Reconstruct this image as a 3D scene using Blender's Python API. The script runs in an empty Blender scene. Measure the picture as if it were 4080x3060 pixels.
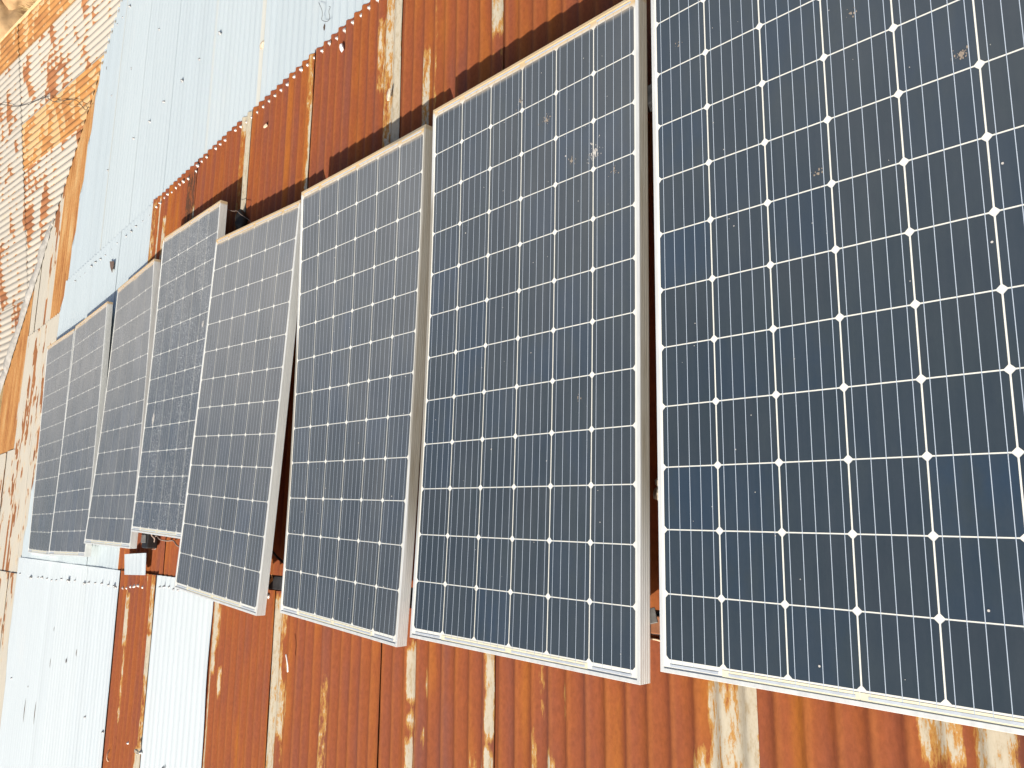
import bpy, bmesh, math, random
from mathutils import Matrix, Vector, noise

random.seed(7)
sc = bpy.context.scene
COL = sc.collection
AL = math.radians(8.0)          # pitch of the roofs
H0 = 3.0                        # height of the roof under the photographer

# ------------------------------------------------------------------ camera
CAMP = Vector((0.259, 0.0, 1.844 + H0))
cam_d = bpy.data.cameras.new("Camera")
cam_d.sensor_width = 36.0
cam_d.sensor_fit = 'HORIZONTAL'
cam_d.lens = 3091.34 / 4080 * 36
cam_d.clip_start, cam_d.clip_end = 0.05, 2000
cam = bpy.data.objects.new("Camera", cam_d)
COL.objects.link(cam)
RIGHT = Vector((-0.0953723, -0.6881571, -0.7192662))
DOWN = Vector((-0.9911162, 0.1329317, 0.0042365))
FWD = Vector((0.0926979, 0.7132804, -0.6947217))
cam.matrix_world = Matrix(((RIGHT.x, -DOWN.x, -FWD.x, CAMP.x), (RIGHT.y, -DOWN.y, -FWD.y, CAMP.y),
                           (RIGHT.z, -DOWN.z, -FWD.z, CAMP.z), (0, 0, 0, 1)))
sc.camera = cam

# ------------------------------------------------------------------ light
LIGHT = Vector((0.717, 0.260, -0.646)).normalized()      # the way the sunlight travels
world = bpy.data.worlds.new("World")
sc.world = world
world.use_nodes = True
wn = world.node_tree
sky = wn.nodes.new("ShaderNodeTexSky")
sky.sky_type = 'NISHITA'
sky.sun_disc = False
sky.sun_elevation = math.asin(-LIGHT.z)
sky.sun_rotation = math.atan2(-LIGHT.x, -LIGHT.y)
sky.air_density, sky.dust_density, sky.ozone_density = 1.0, 4.5, 1.0
bg = wn.nodes["Background"]
bg.inputs[1].default_value = 0.075
wn.links.new(sky.outputs[0], bg.inputs[0])
sun_d = bpy.data.lights.new("Sun", 'SUN')
sun_d.energy = 4.4
sun_d.angle = math.radians(0.53)
sun_d.color = (1.0, 0.935, 0.83)
sun = bpy.data.objects.new("Sun", sun_d)
COL.objects.link(sun)
sun.rotation_euler = LIGHT.to_track_quat('-Z', 'Y').to_euler()
sun.location = (0, 0, 30)
sc.view_settings.view_transform = 'Standard'
sc.view_settings.look = 'None'
sc.view_settings.exposure = 0.66
sc.view_settings.gamma = 1.0


# ------------------------------------------------------------------ node helpers
class NT:
    def __init__(self, name):
        self.m = bpy.data.materials.new(name)
        self.m.use_nodes = True
        self.t = self.m.node_tree
        self.b = self.t.nodes["Principled BSDF"]

    def n(self, kind, **kw):
        x = self.t.nodes.new(kind)
        for k, v in kw.items():
            setattr(x, k, v)
        return x

    def lk(self, a, b):
        self.t.links.new(a, b)

    def put(self, sock, v):
        if hasattr(v, 'links') or hasattr(v, 'is_linked'):
            self.lk(v, sock)
        elif isinstance(v, (tuple, list)) and len(v) == 3 and sock.type == 'RGBA':
            sock.default_value = (*v, 1)
        else:
            sock.default_value = v

    def math(self, op, a, b=0.0, clamp=False):
        x = self.n("ShaderNodeMath", operation=op, use_clamp=clamp)
        self.put(x.inputs[0], a)
        self.put(x.inputs[1], b)
        return x.outputs[0]

    def mix(self, f, a, b, blend='MIX'):
        x = self.n("ShaderNodeMix", data_type='RGBA', blend_type=blend)
        self.put(x.inputs[0], f)
        self.put(x.inputs[6], a)
        self.put(x.inputs[7], b)
        return x.outputs[2]

    def ss(self, v, lo, hi):
        x = self.n("ShaderNodeMapRange", interpolation_type='SMOOTHSTEP')
        self.put(x.inputs[0], v)
        x.inputs[1].default_value, x.inputs[2].default_value = lo, hi
        return x.outputs[0]

    def uv(self):
        return self.n("ShaderNodeUVMap").outputs[0]

    def obj(self):
        return self.n("ShaderNodeTexCoord").outputs[3]

    def rnd(self):
        return self.n("ShaderNodeObjectInfo").outputs[5]

    def scale(self, v, s, off=None):
        x = self.n("ShaderNodeVectorMath", operation='MULTIPLY')
        self.lk(v, x.inputs[0])
        x.inputs[1].default_value = s
        o = x.outputs[0]
        if off is not None:
            y = self.n("ShaderNodeCombineXYZ")
            self.put(y.inputs[2], off)
            z = self.n("ShaderNodeVectorMath", operation='ADD')
            self.lk(o, z.inputs[0])
            self.lk(y.outputs[0], z.inputs[1])
            o = z.outputs[0]
        return o

    def noise(self, vec, scale=1.0, detail=3.0, rough=0.5):
        x = self.n("ShaderNodeTexNoise")
        self.lk(vec, x.inputs["Vector"])
        x.inputs["Scale"].default_value = scale
        x.inputs["Detail"].default_value = detail
        x.inputs["Roughness"].default_value = rough
        return x.outputs["Fac"]

    def ramp(self, f, stops):
        x = self.n("ShaderNodeValToRGB")
        e = x.color_ramp.elements
        while len(e) < len(stops):
            e.new(0.5)
        for i, (p, c) in enumerate(stops):
            e[i].position = p
            e[i].color = (*c, 1)
        self.put(x.inputs[0], f)
        return x.outputs[0]

    def attr(self, name):
        return self.n("ShaderNodeAttribute", attribute_name=name).outputs[2]

    def bump(self, h, dist, strength=1.0):
        x = self.n("ShaderNodeBump")
        x.inputs["Strength"].default_value = strength
        x.inputs["Distance"].default_value = dist
        self.lk(h, x.inputs["Height"])
        self.lk(x.outputs[0], self.b.inputs["Normal"])

    def set(self, **kw):
        for k, v in kw.items():
            self.put(self.b.inputs[k.replace('_', ' ')], v)
        return self.m


def plain(name, col, rough=0.6, metal=0.0, vary=0.25, scale=30, spec=0.4):
    t = NT(name)
    f = t.noise(t.obj(), scale, 4, 0.6)
    lo = tuple(x * (1 - vary) for x in col)
    hi = tuple(min(1, x * (1 + vary)) for x in col)
    t.set(Base_Color=t.ramp(f, [(0.3, lo), (0.7, hi)]), Roughness=rough, Metallic=metal)
    t.b.inputs["Specular IOR Level"].default_value = spec
    return t.m


def rust_mat(name, stops, pale=(0.56, 0.47, 0.33), fringe=(0.40, 0.21, 0.055), fr_=(0.30, 15.0)):
    t = NT(name)
    uv = t.uv()
    r = t.math('MULTIPLY', t.rnd(), 37.0)
    streak = t.noise(t.scale(uv, (fr_[0], fr_[1], 1), r), 1.0, 0.6, 0.5)
    blot = t.noise(t.scale(uv, (2.2, 6.0, 1), r), 1.0, 5.0, 0.6)
    f = t.math('ADD', t.math('MULTIPLY', streak, 0.50), t.math('MULTIPLY', blot, 0.50))
    c = t.ramp(f, stops)
    # rib crests: sunlit ridge lines painted into the colour, tinted orange like the rust
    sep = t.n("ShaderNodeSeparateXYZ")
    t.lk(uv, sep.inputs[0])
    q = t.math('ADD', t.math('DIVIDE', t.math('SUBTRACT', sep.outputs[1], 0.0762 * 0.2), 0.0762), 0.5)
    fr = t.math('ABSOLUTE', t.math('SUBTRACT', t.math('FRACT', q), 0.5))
    crest_light = t.math('MULTIPLY', t.math('SUBTRACT', 1.0, t.ss(fr, 0.02, 0.20)), t.ss(blot, 0.20, 0.55))
    c = t.mix(t.math('MULTIPLY', crest_light, 0.52), c, (stops[2][1][0] * 1.36, stops[2][1][1] * 1.60, stops[2][1][2] * 1.45))
    grain = t.noise(t.scale(uv, (55, 110, 1), r), 1.0, 4.0, 0.65)
    g = t.ramp(grain, [(0.28, (0.84, 0.82, 0.82)), (0.5, (1, 1, 1)), (0.75, (1.17, 1.17, 1.2))])
    c = t.mix(1.0, c, g, 'MULTIPLY')
    pn = t.noise(t.scale(uv, (16, 70, 1), r), 1.0, 6.0, 0.75)
    pn2 = t.noise(t.scale(uv, (3.0, 25, 1), r), 1.0, 3.0, 0.6)
    gate = t.math('ADD', 0.32, t.math('MULTIPLY', t.ss(t.attr("pale"), 0.0, 0.3), 0.68))
    nz = t.math('ADD', t.math('MULTIPLY', t.math('SUBTRACT', pn, 0.5), 1.9), t.math('MULTIPLY', t.math('SUBTRACT', pn2, 0.5), 1.0))
    m = t.math('ADD', t.attr("pale"), t.math('MULTIPLY', nz, gate))
    c = t.mix(t.ss(m, 0.28, 0.55), c, fringe)
    c = t.mix(t.ss(m, 0.56, 0.72), c, t.ramp(t.math('ADD', t.math('MULTIPLY', pn, 0.7), t.math('MULTIPLY', grain, 0.3)), [(0.34, tuple(x * f for x, f in zip(pale, (0.72, 0.62, 0.48)))), (0.50, pale), (0.66, tuple(x * 1.12 for x in pale))]))
    dk = t.math('SUBTRACT', t.attr("stain"), t.math('MULTIPLY', t.math('SUBTRACT', pn, 0.45), 2.2))
    c = t.mix(t.math('MULTIPLY', t.ss(dk, 0.35, 0.75), 0.8), c, (0.035, 0.028, 0.02))
    t.set(Base_Color=c, Roughness=0.82)
    t.b.inputs["Specular IOR Level"].default_value = 0.25
    t.bump(t.math('ADD', grain, t.math('MULTIPLY', m, 0.4)), 0.0012, 0.6)
    return t.m


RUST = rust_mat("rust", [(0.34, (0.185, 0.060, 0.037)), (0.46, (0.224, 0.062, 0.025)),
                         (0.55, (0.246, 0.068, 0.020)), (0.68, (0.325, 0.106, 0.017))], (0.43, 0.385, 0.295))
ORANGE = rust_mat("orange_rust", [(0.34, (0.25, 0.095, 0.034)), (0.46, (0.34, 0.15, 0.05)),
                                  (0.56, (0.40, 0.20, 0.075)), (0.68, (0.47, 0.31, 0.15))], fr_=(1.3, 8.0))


def zinc_mat(name, base, tint):
    t = NT(name)
    uv = t.uv()
    r = t.math('MULTIPLY', t.rnd(), 23.0)
    s1 = t.noise(t.scale(uv, (0.15, 7, 1), r), 1.0, 3.0, 0.6)
    s2 = t.noise(t.scale(uv, (1.6, 2.2, 1), r), 1.0, 4.0, 0.55)
    c = t.ramp(s1, [(0.3, tuple(x * 0.93 for x in base)), (0.7, base)])
    c = t.mix(t.math('MULTIPLY', t.ss(s2, 0.55, 0.8), 0.5), c, tint)
    c = t.mix(t.math('MULTIPLY', t.ss(t.attr("pale"), 0.2, 0.9), 0.55), c, (0.72, 0.62, 0.44))
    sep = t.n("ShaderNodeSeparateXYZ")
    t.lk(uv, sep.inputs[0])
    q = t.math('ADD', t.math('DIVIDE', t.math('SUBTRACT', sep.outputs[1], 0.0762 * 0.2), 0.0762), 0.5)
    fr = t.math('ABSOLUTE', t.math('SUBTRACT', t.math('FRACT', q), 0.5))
    crest_light = t.math('MULTIPLY', t.math('SUBTRACT', 1.0, t.ss(fr, 0.01, 0.12)), t.ss(s1, 0.25, 0.6))  # bright glint along the rib crests, painted into the zinc colour
    c = t.mix(t.math('MULTIPLY', crest_light, 0.8), c, tuple(min(1, x * 1.17) for x in base))
    sp = t.noise(t.scale(uv, (70, 70, 1), r), 1.0, 3.0, 0.6)
    c = t.mix(t.math('MULTIPLY', t.ss(sp, 0.30, 0.60), 0.10), c, tuple(x * 0.8 for x in base))
    c = t.mix(t.math('MULTIPLY', t.rnd(), 0.35), c, tuple(min(1, x * f) for x, f in zip(base, (1.17, 1.12, 1.06))))
    t.set(Base_Color=c, Roughness=t.math('ADD', 0.42, t.math('MULTIPLY', sp, 0.12)), Metallic=0.25)
    return t.m


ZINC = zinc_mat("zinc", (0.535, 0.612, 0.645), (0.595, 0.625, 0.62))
ZINC_BRIGHT = zinc_mat("bright_zinc", (0.61, 0.673, 0.70), (0.65, 0.675, 0.67))  # paler base for the uphill course and the scrap


def cream_mat(name, ribbed, pitch, phase, base=(0.385, 0.355, 0.305), rustc=(0.25, 0.098, 0.042), shift=0.0):
    t = NT(name)
    uv = t.uv()
    sep = t.n("ShaderNodeSeparateXYZ")
    t.lk(uv, sep.inputs[0])
    c_, e_ = sep.outputs[0], sep.outputs[1]
    q = t.math('ADD', t.math('DIVIDE', t.math('SUBTRACT', e_, phase), pitch), 0.5)
    k = t.math('FLOOR', q)
    fr = t.math('SUBTRACT', t.math('FRACT', q), 0.5)
    f2 = t.math('MULTIPLY', fr, fr)
    r = t.math('MULTIPLY', t.rnd(), 19.0)
    cb = t.n("ShaderNodeCombineXYZ")
    if ribbed:
        t.put(cb.inputs[0], t.math('MULTIPLY', c_, 6.0))
        t.put(cb.inputs[1], t.math('MULTIPLY', k, 0.21))
        t.put(cb.inputs[2], r)
        nz = t.noise(cb.outputs[0], 1.0, 1.5, 0.6)
        big = t.noise(t.scale(uv, (1.7, 0.8, 1), r), 1.0, 2.0, 0.5)
        m = t.math('ADD', t.math('ADD', nz, t.math('MULTIPLY', f2, 0.50)), t.math('MULTIPLY', big, 0.55))
        m = t.math('ADD', m, t.math('MULTIPLY', t.attr("pale"), 0.35))
        lo, hi = 0.895 + shift, 0.925 + shift
    else:
        nz = t.noise(t.scale(uv, (3.3, 14, 1), r), 1.0, 3.0, 0.55)
        big = t.noise(t.scale(uv, (1.0, 4.0, 1), r), 1.0, 2.0, 0.5)
        m = t.math('ADD', t.math('MULTIPLY', nz, 0.8), t.math('MULTIPLY', big, 0.5))
        m = t.math('ADD', m, t.math('MULTIPLY', t.attr("pale"), 0.3))
        lo, hi = 0.735, 0.755
    blot = t.noise(t.scale(uv, (2.5, 9, 1), r), 1.0, 4.0, 0.6)
    cc = t.ramp(blot, [(0.3, tuple(x * 0.93 for x in base)), (0.6, base), (0.8, (base[0] * 1.05, base[1] * .97, base[2] * .84))])
    rc = t.ramp(blot, [(0.35, tuple(x * 0.8 for x in rustc)), (0.65, (rustc[0] * 1.25, rustc[1] * 1.4, rustc[2] * 1.3))])
    edge = t.ss(m, lo - 0.05, lo + 0.01)
    c = t.mix(t.math('MULTIPLY', edge, 0.55), cc, (0.50, 0.37, 0.22))
    c = t.mix(t.ss(m, lo, hi), c, rc)
    t.set(Base_Color=c, Roughness=0.75)
    t.b.inputs["Specular IOR Level"].default_value = 0.3
    t.bump(t.math('MULTIPLY', t.ss(m, lo, hi), -1.0), 0.0015, 0.6)
    return t.m


PITCH, PHASE, AMP = 0.0762, 0.0762 * 0.2, 0.0076
CREAM = cream_mat("peeling_cream_paint", True, PITCH, PHASE)
ORANGE_RIB = cream_mat("rusted_through_paint", True, PITCH, PHASE, (0.42, 0.275, 0.135), (0.33, 0.145, 0.05), -0.17)
CREAM_FLAT = cream_mat("weathered_cream_paint", False, PITCH, PHASE, (0.46, 0.43, 0.365))


def glass_mat(name, base, vary, specks, dust=0.05, facetone=False):
    """a layer of the laminate seen through the panel's front glass, with the dirt on that glass and sky glare painted in as dust"""
    t = NT(name)
    uv = t.uv()
    sep = t.n("ShaderNodeSeparateXYZ")
    t.lk(uv, sep.inputs[0])
    y = sep.outputs[1]
    x = sep.outputs[0]
    r = t.math('MULTIPLY', t.rnd(), 31.0)
    c = base
    if facetone:
        tone = t.attr("tone")
        c = t.ramp(tone, [(0.0, (base[0] * 1.22, base[1] * 1.0, base[2] * .9)), (0.5, base),
                          (1.0, (base[0] * .75, base[1] * 1.1, base[2] * 1.35))])
        fin = t.noise(t.scale(uv, (9, 5, 1), r), 1.0, 3.0, 0.6)
        c = t.mix(t.ss(fin, 0.35, 0.75), c, (base[0] * 1.3, base[1] * 1.15, base[2] * 1.0))
    d1 = t.noise(t.scale(uv, (5, 3, 1), r), 1.0, 5.0, 0.65)
    d2 = t.noise(t.scale(uv, (160, 90, 1), r), 1.0, 2.0, 0.6)
    low = t.math('MULTIPLY', t.ss(y, 0.3, 1.7), dust * 0.9)  # dust thickens downhill; sky glare on that end is painted in with it
    run = t.noise(t.scale(uv, (45, 1.2, 1), r), 1.0, 3.0, 0.6)
    rim = t.math('ADD', t.ss(t.math('ADD', y, t.math('MULTIPLY', t.math('SUBTRACT', d1, .5), 0.03)), 1.890, 1.922),
                 0.0)
    rimx = t.math('MULTIPLY', t.ss(t.math('ADD', x, t.math('MULTIPLY', d1, 0.012)), 0.945, 0.966), 0.15)
    dm = t.math('MULTIPLY', t.math('ADD', t.math('ADD', 0.35, t.math('MULTIPLY', t.ss(d1, 0.3, 0.85), 0.45)), t.math('MULTIPLY', t.math('ADD', t.math('MULTIPLY', d2, 0.5), run), 0.5)), dust)
    dm = t.math('ADD', t.math('ADD', dm, low), t.math('ADD', t.math('MULTIPLY', rim, 0.85), rimx), True)
    col = t.mix(t.math('ADD', dm, t.math('MULTIPLY', rim, 0.0)), c, t.mix(rim, (0.405, 0.40, 0.39), (0.50, 0.36, 0.19)))
    rough = t.math('ADD', 0.05, t.math('MULTIPLY', dm, 0.6), True)
    coat = t.math('SUBTRACT', 1.0, t.math('MULTIPLY', dm, 0.8), True)
    if specks:
        vo = t.n("ShaderNodeTexVoronoi", feature='F1')
        t.lk(t.scale(uv, (52, 36, 1), r), vo.inputs["Vector"])
        wn_ = t.n("ShaderNodeTexWhiteNoise")
        t.lk(vo.outputs["Position"], wn_.inputs["Vector"])
        rad = t.math('MULTIPLY', t.math('POWER', wn_.outputs["Value"], 2.6), 0.55)
        s = t.math('LESS_THAN', vo.outputs["Distance"], rad)
        dens = t.ss(t.noise(t.scale(uv, (6, 2.5, 1), r), 1.0, 3.0, .6), 0.30, 0.62)
        s = t.math('MULTIPLY', t.math('MULTIPLY', s, dens), 0.7)
        col = t.mix(s, col, (0.76, 0.78, 0.78))
        coat = t.math('MULTIPLY', coat, t.math('SUBTRACT', 1.0, s))
    t.set(Base_Color=col, Roughness=0.6, Coat_Weight=coat, Coat_Roughness=rough, Coat_IOR=1.5)
    t.b.inputs["Specular IOR Level"].default_value = 0.0
    return t.m


CELLC = (0.0130, 0.0275, 0.0440)
LAM = {}
for key, specks, dust in (("clean", False, 0.060), ("filmed", False, 0.092), ("dusty", False, 0.16), ("hazy", False, 0.245),  # amount rises with distance: real dust plus painted glare
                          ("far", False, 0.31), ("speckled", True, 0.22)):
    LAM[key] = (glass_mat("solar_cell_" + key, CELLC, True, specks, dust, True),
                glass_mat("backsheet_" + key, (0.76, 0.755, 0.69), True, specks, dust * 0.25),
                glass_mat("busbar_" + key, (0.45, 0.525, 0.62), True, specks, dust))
RIBBON = plain("tinned_ribbon", (0.60, 0.65, 0.70), 0.4, 0.3, 0.1, 40)
TAPE = plain("yellowed_tape", (0.74, 0.69, 0.50), 0.6, 0, 0.1, 25)


def frame_mat(name, dirt):
    t = NT(name)
    o = t.obj()
    sep = t.n("ShaderNodeSeparateXYZ")
    t.lk(o, sep.inputs[0])
    n1 = t.noise(t.scale(o, (40, 6, 60)), 1.0, 4.0, 0.6)
    n2 = t.noise(t.scale(o, (7, 3, 7)), 1.0, 4.0, 0.6)
    c = t.ramp(n1, [(0.3, (0.60, 0.615, 0.60)), (0.7, (0.74, 0.755, 0.735))])
    # settled dirt: the downhill rail and the outer side walls
    low = t.math('MULTIPLY', t.ss(sep.outputs[1], 1.915, 1.927), t.ss(n2, 0.10, 0.45))
    side = t.math('MULTIPLY', t.ss(t.math('MULTIPLY', sep.outputs[2], -1.0), 0.002, 0.006), dirt)
    side = t.math('MULTIPLY', side, t.ss(sep.outputs[1], 0.10, 0.55))
    side = t.math('MULTIPLY', side, t.math('ADD', 0.55, t.math('MULTIPLY', n1, 0.7)))
    c = t.mix(t.math('MULTIPLY', low, 0.85), c, (0.52, 0.36, 0.17))
    c = t.mix(side, c, (0.25, 0.22, 0.165))
    t.set(Base_Color=c, Roughness=0.5, Metallic=0.25)
    return t.m


FRAME_D = frame_mat("dusty_aluminium", 0.9)
FRAME_C = frame_mat("clean_aluminium", 0.15)
NAIL = plain("galvanised_nail", (0.52, 0.475, 0.44), 0.35, 0.4, 0.2, 200)
NAILD = plain("dark_nail", (0.32, 0.32, 0.32), 0.5, 0.5, 0.5, 200)  # darker nail heads, used on the zinc sheets
MORTAR = plain("cement_mortar", (0.27, 0.262, 0.245), 0.9, 0, 0.3, 14)
BLACK = plain("black_plastic", (0.012, 0.012, 0.012), 0.5, 0, 0.3, 20)
GREYMET = plain("painted_steel", (0.16, 0.155, 0.145), 0.6, 0.3, 0.3, 25)
TUBEM = plain("dark_steel", (0.032, 0.032, 0.034), 0.65, 0.2, 0.5, 35)
CABLE = plain("brown_cable", (0.23, 0.175, 0.145), 0.6, 0, 0.15, 30)
WIREM = plain("thin_wire", (0.06, 0.055, 0.05), 0.6, 0.2, 0.3, 30)
TAN = plain("tan_cord", (0.62, 0.47, 0.33), 0.8, 0, 0.15, 60)
STONE = plain("pale_stone", (0.42, 0.36, 0.28), 0.9, 0, 0.35, 60)
LEAF = plain("dry_leaf", (0.42, 0.20, 0.07), 0.8, 0, 0.3, 60)
WHITE = plain("white_plastic", (0.78, 0.77, 0.76), 0.5, 0, 0.06, 30)
DROP = plain("dried_droppings", (0.27, 0.225, 0.18), 0.9, 0, 0.25, 400)
DROPW = plain("white_droppings", (0.50, 0.48, 0.45), 0.9, 0, 0.15, 400)
HOLE = plain("torn_edge", (0.07, 0.045, 0.03), 0.9, 0, 0.5, 80)
WALL = plain("limewash", (0.50, 0.46, 0.38), 0.9, 0, 0.15, 3)


# ------------------------------------------------------------------ object helpers
def link(name, me, mat, parent=None):
    o = bpy.data.objects.new(name, me)
    COL.objects.link(o)
    if mat is not None:
        for m in (mat if isinstance(mat, (list, tuple)) else [mat]):
            me.materials.append(m)
    o.parent = parent
    return o


def tag(o, label, cat, group=None, kind=None):
    if label:
        o['label'] = label
    if cat:
        o['category'] = cat
    if group:
        o['group'] = group
    if kind:
        o['kind'] = kind
    return o


def empty(name, M):
    o = bpy.data.objects.new(name, None)
    o.empty_display_size = 0.2
    COL.objects.link(o)
    o.matrix_world = M
    return o


def mesh(name, verts, faces, smooth=False, uvs=None):
    me = bpy.data.meshes.new(name)
    me.from_pydata([tuple(v) for v in verts], [], faces)
    if smooth:
        me.polygons.foreach_set("use_smooth", [True] * len(me.polygons))
    if uvs is not None:
        ul = me.uv_layers.new(name="UVMap")
        vi = [0] * len(me.loops)
        me.loops.foreach_get("vertex_index", vi)
        flat = []
        for i in vi:
            flat += [uvs[i][0], uvs[i][1]]
        ul.data.foreach_set("uv", flat)
    me.update()
    return me


def fattr(me, name, vals, dom='POINT'):
    a = me.attributes.new(name, 'FLOAT', dom)
    a.data.foreach_set("value", vals)


def tube(pts, r, sides=8, taper=None):
    """a swept tube through points, as verts and faces"""
    P = [Vector(p) for p in pts]
    V, F = [], []
    up = Vector((0.13, 0.31, 0.94))
    for i, p in enumerate(P):
        d = (P[min(i + 1, len(P) - 1)] - P[max(i - 1, 0)]).normalized()
        a = d.cross(up)
        if a.length < 1e-4:
            a = d.cross(Vector((1, 0, 0)))
        a.normalize()
        b = d.cross(a)
        rr = r if taper is None else r * (1 + (taper - 1) * i / (len(P) - 1))
        for k in range(sides):
            t = 2 * math.pi * k / sides
            V.append(p + (a * math.cos(t) + b * math.sin(t)) * rr)
    for i in range(len(P) - 1):
        for k in range(sides):
            k2 = (k + 1) % sides
            F.append((i * sides + k, i * sides + k2, (i + 1) * sides + k2, (i + 1) * sides + k))
    F.append(tuple(range(sides))[::-1])
    F.append(tuple((len(P) - 1) * sides + k for k in range(sides)))
    return V, F


def smooth_path(pts, n=6):
    P = [Vector(p) for p in pts]
    out = []
    for i in range(len(P) - 1):
        p0, p1, p2, p3 = P[max(i - 1, 0)], P[i], P[i + 1], P[min(i + 2, len(P) - 1)]
        for k in range(n):
            t = k / n
            out.append(0.5 * ((2 * p1) + (p2 - p0) * t + (2 * p0 - 5 * p1 + 4 * p2 - p3) * t * t
                              + (3 * p1 - p0 - 3 * p2 + p3) * t ** 3))
    out.append(P[-1])
    return out


ROOF = Matrix.Translation((0, 0, H0)) @ Matrix.Rotation(AL, 4, 'Y')       # (downhill, far, up) of the main roof
VAL = 12.64                                                              # valley: downhill + far = VAL


def corr(e):
    t = 0.5 + 0.5 * math.cos(2 * math.pi * (e - PHASE) / PITCH)
    return 2 * AMP * (t ** 1.6 - 1.0)


def corr_wing(e):
    t = 0.5 + 0.5 * math.cos(2 * math.pi * (e - PHASE) / PITCH)
    return -2 * AMP * (1.0 - t) ** 1.6


def rp(c, e, h=0.0):
    """a point of the main roof, h above its surface, in world space"""
    return ROOF @ Vector((c, e, corr(e) + h))


# ------------------------------------------------------------------ corrugated sheets
def fval(f, x):
    return f(x) if callable(f) else f


def sheet(name, parent, mat, c0, c1, e0, e1, lift=(0.0, 0.006), near=0.004, sink=0.0045, amp=1.0, pale=(), stain=(), seed=0.0,
          mapf=None, dc=0.06, label=None, curl=0.0):
    """one corrugated sheet; c runs down the slope, e across it; e1 may depend on c, c0 and c1 on e"""
    e1m = max(fval(e1, c) for c in (-3.5, 0, 3, 6.5)) if callable(e1) else e1
    ne = max(2, int(round((e1m - e0) / (PITCH / 8))))
    span = max(fval(c1, e0) - fval(c0, e0), fval(c1, e1m) - fval(c0, e1m))
    nc = max(3, int(math.ceil(span / dc)))
    V, U, PA, ST = [], [], [], []
    for j in range(ne + 1):
        eb = e0 + (e1m - e0) * j / ne
        a, b = fval(c0, eb), fval(c1, eb)
        for i in range(nc + 1):
            c = a + (b - a) * i / nc
            e = min(eb, fval(e1, c))
            t = i / nc
            z = (corr_wing(e) if mapf else corr(e)) * amp + lift[0] + (lift[1] - lift[0]) * t + near * math.exp(-(e - e0) / 0.05)
            if not callable(e1) and e > e1 - 0.085:
                z -= sink * min(1.0, (e - e1 + 0.085) / 0.02)
            w = noise.noise(Vector((c * 1.1, e * 2.3, seed)))
            z += (0.0030 if mat is RUST else 0.0022) * w + (0.0021 if mat is RUST else 0.0012) * noise.noise(Vector((c * 5, e * 9, seed + 5)))
            if curl:
                z += curl * max(0.0, noise.noise(Vector((c * 1.9, 3.1, seed)))) * math.exp(-(e - e0) / 0.03)
            ew = e + 0.0025 * noise.noise(Vector((c * 0.9, seed, 2.2)))
            p = Vector((c, ew, z))
            V.append(mapf(p) if mapf else p)
            U.append((c, e))
            m = 0.0
            for (ea, ebb, ca, cb, s) in pale:
                fe = min((e - ea) / 0.006, (ebb - e) / 0.010) + 0.5
                fc = min((c - ca) / 0.06, (cb - c) / 0.06) + 0.5
                m = max(m, s * max(0, min(1, fe)) * max(0, min(1, fc)))
            PA.append(m)
            q = 0.0
            for (ea, ebb, ca, cb, s) in stain:
                fe = min((e - ea) / 0.02, (ebb - e) / 0.02) + 0.5
                fc = min((c - ca) / 0.10, (cb - c) / 0.10) + 0.5
                q = max(q, s * max(0, min(1, fe)) * max(0, min(1, fc)))
            ST.append(q)
    F = []
    for j in range(ne):
        for i in range(nc):
            a = j * (nc + 1) + i
            F.append((a, a + 1, a + nc + 2, a + nc + 1))
    me = mesh(name, V, F, True, U)
    fattr(me, "pale", PA)
    fattr(me, "stain", ST)
    o = link(name, me, mat, parent)
    md = o.modifiers.new("thickness", 'SOLIDIFY')
    md.thickness = 0.0012
    md.offset = -1
    md.use_rim = False
    if label:
        o['label'] = label
    return o


wh = empty("warehouse", ROOF)
tag(wh, "low building roofed with rusty and bright zinc corrugated sheets, carrying the solar panels", "building")
NAILS = []      # (sheet, c, e)


def lap(e):
    return 2.62 - 0.04 * (e - 3.0)


# --- downhill course: bright zinc down to the eave, cut along the valley
eb = [-1.3, -0.5, 0.28, 1.08, 1.88, 2.68, 3.46, 4.24, 5.02, 5.80, 6.56, 7.32, 8.06]
top_z = []
for i in range(len(eb) - 1):
    far = eb[i + 1] + 0.09
    pl = [(eb[i], eb[i] + 0.035, 1.8, 6.4, 0.5 + 0.4 * (i % 2))] if i % 3 else []
    if i == len(eb) - 2:
        far = (lambda c: 8.06 if c > 4.9 else 8.02 + (4.77 - c) * 0.150)
    s = sheet("zinc_sheet", wh, ZINC, lambda e: lap(e) - 0.22, lambda e: min(6.5, VAL + 0.18 - e),
              eb[i], far, lift=(0.012, 0.016), near=0.0008, sink=0.002, seed=3.1, pale=pl, dc=0.12)
    top_z.append(s)

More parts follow.
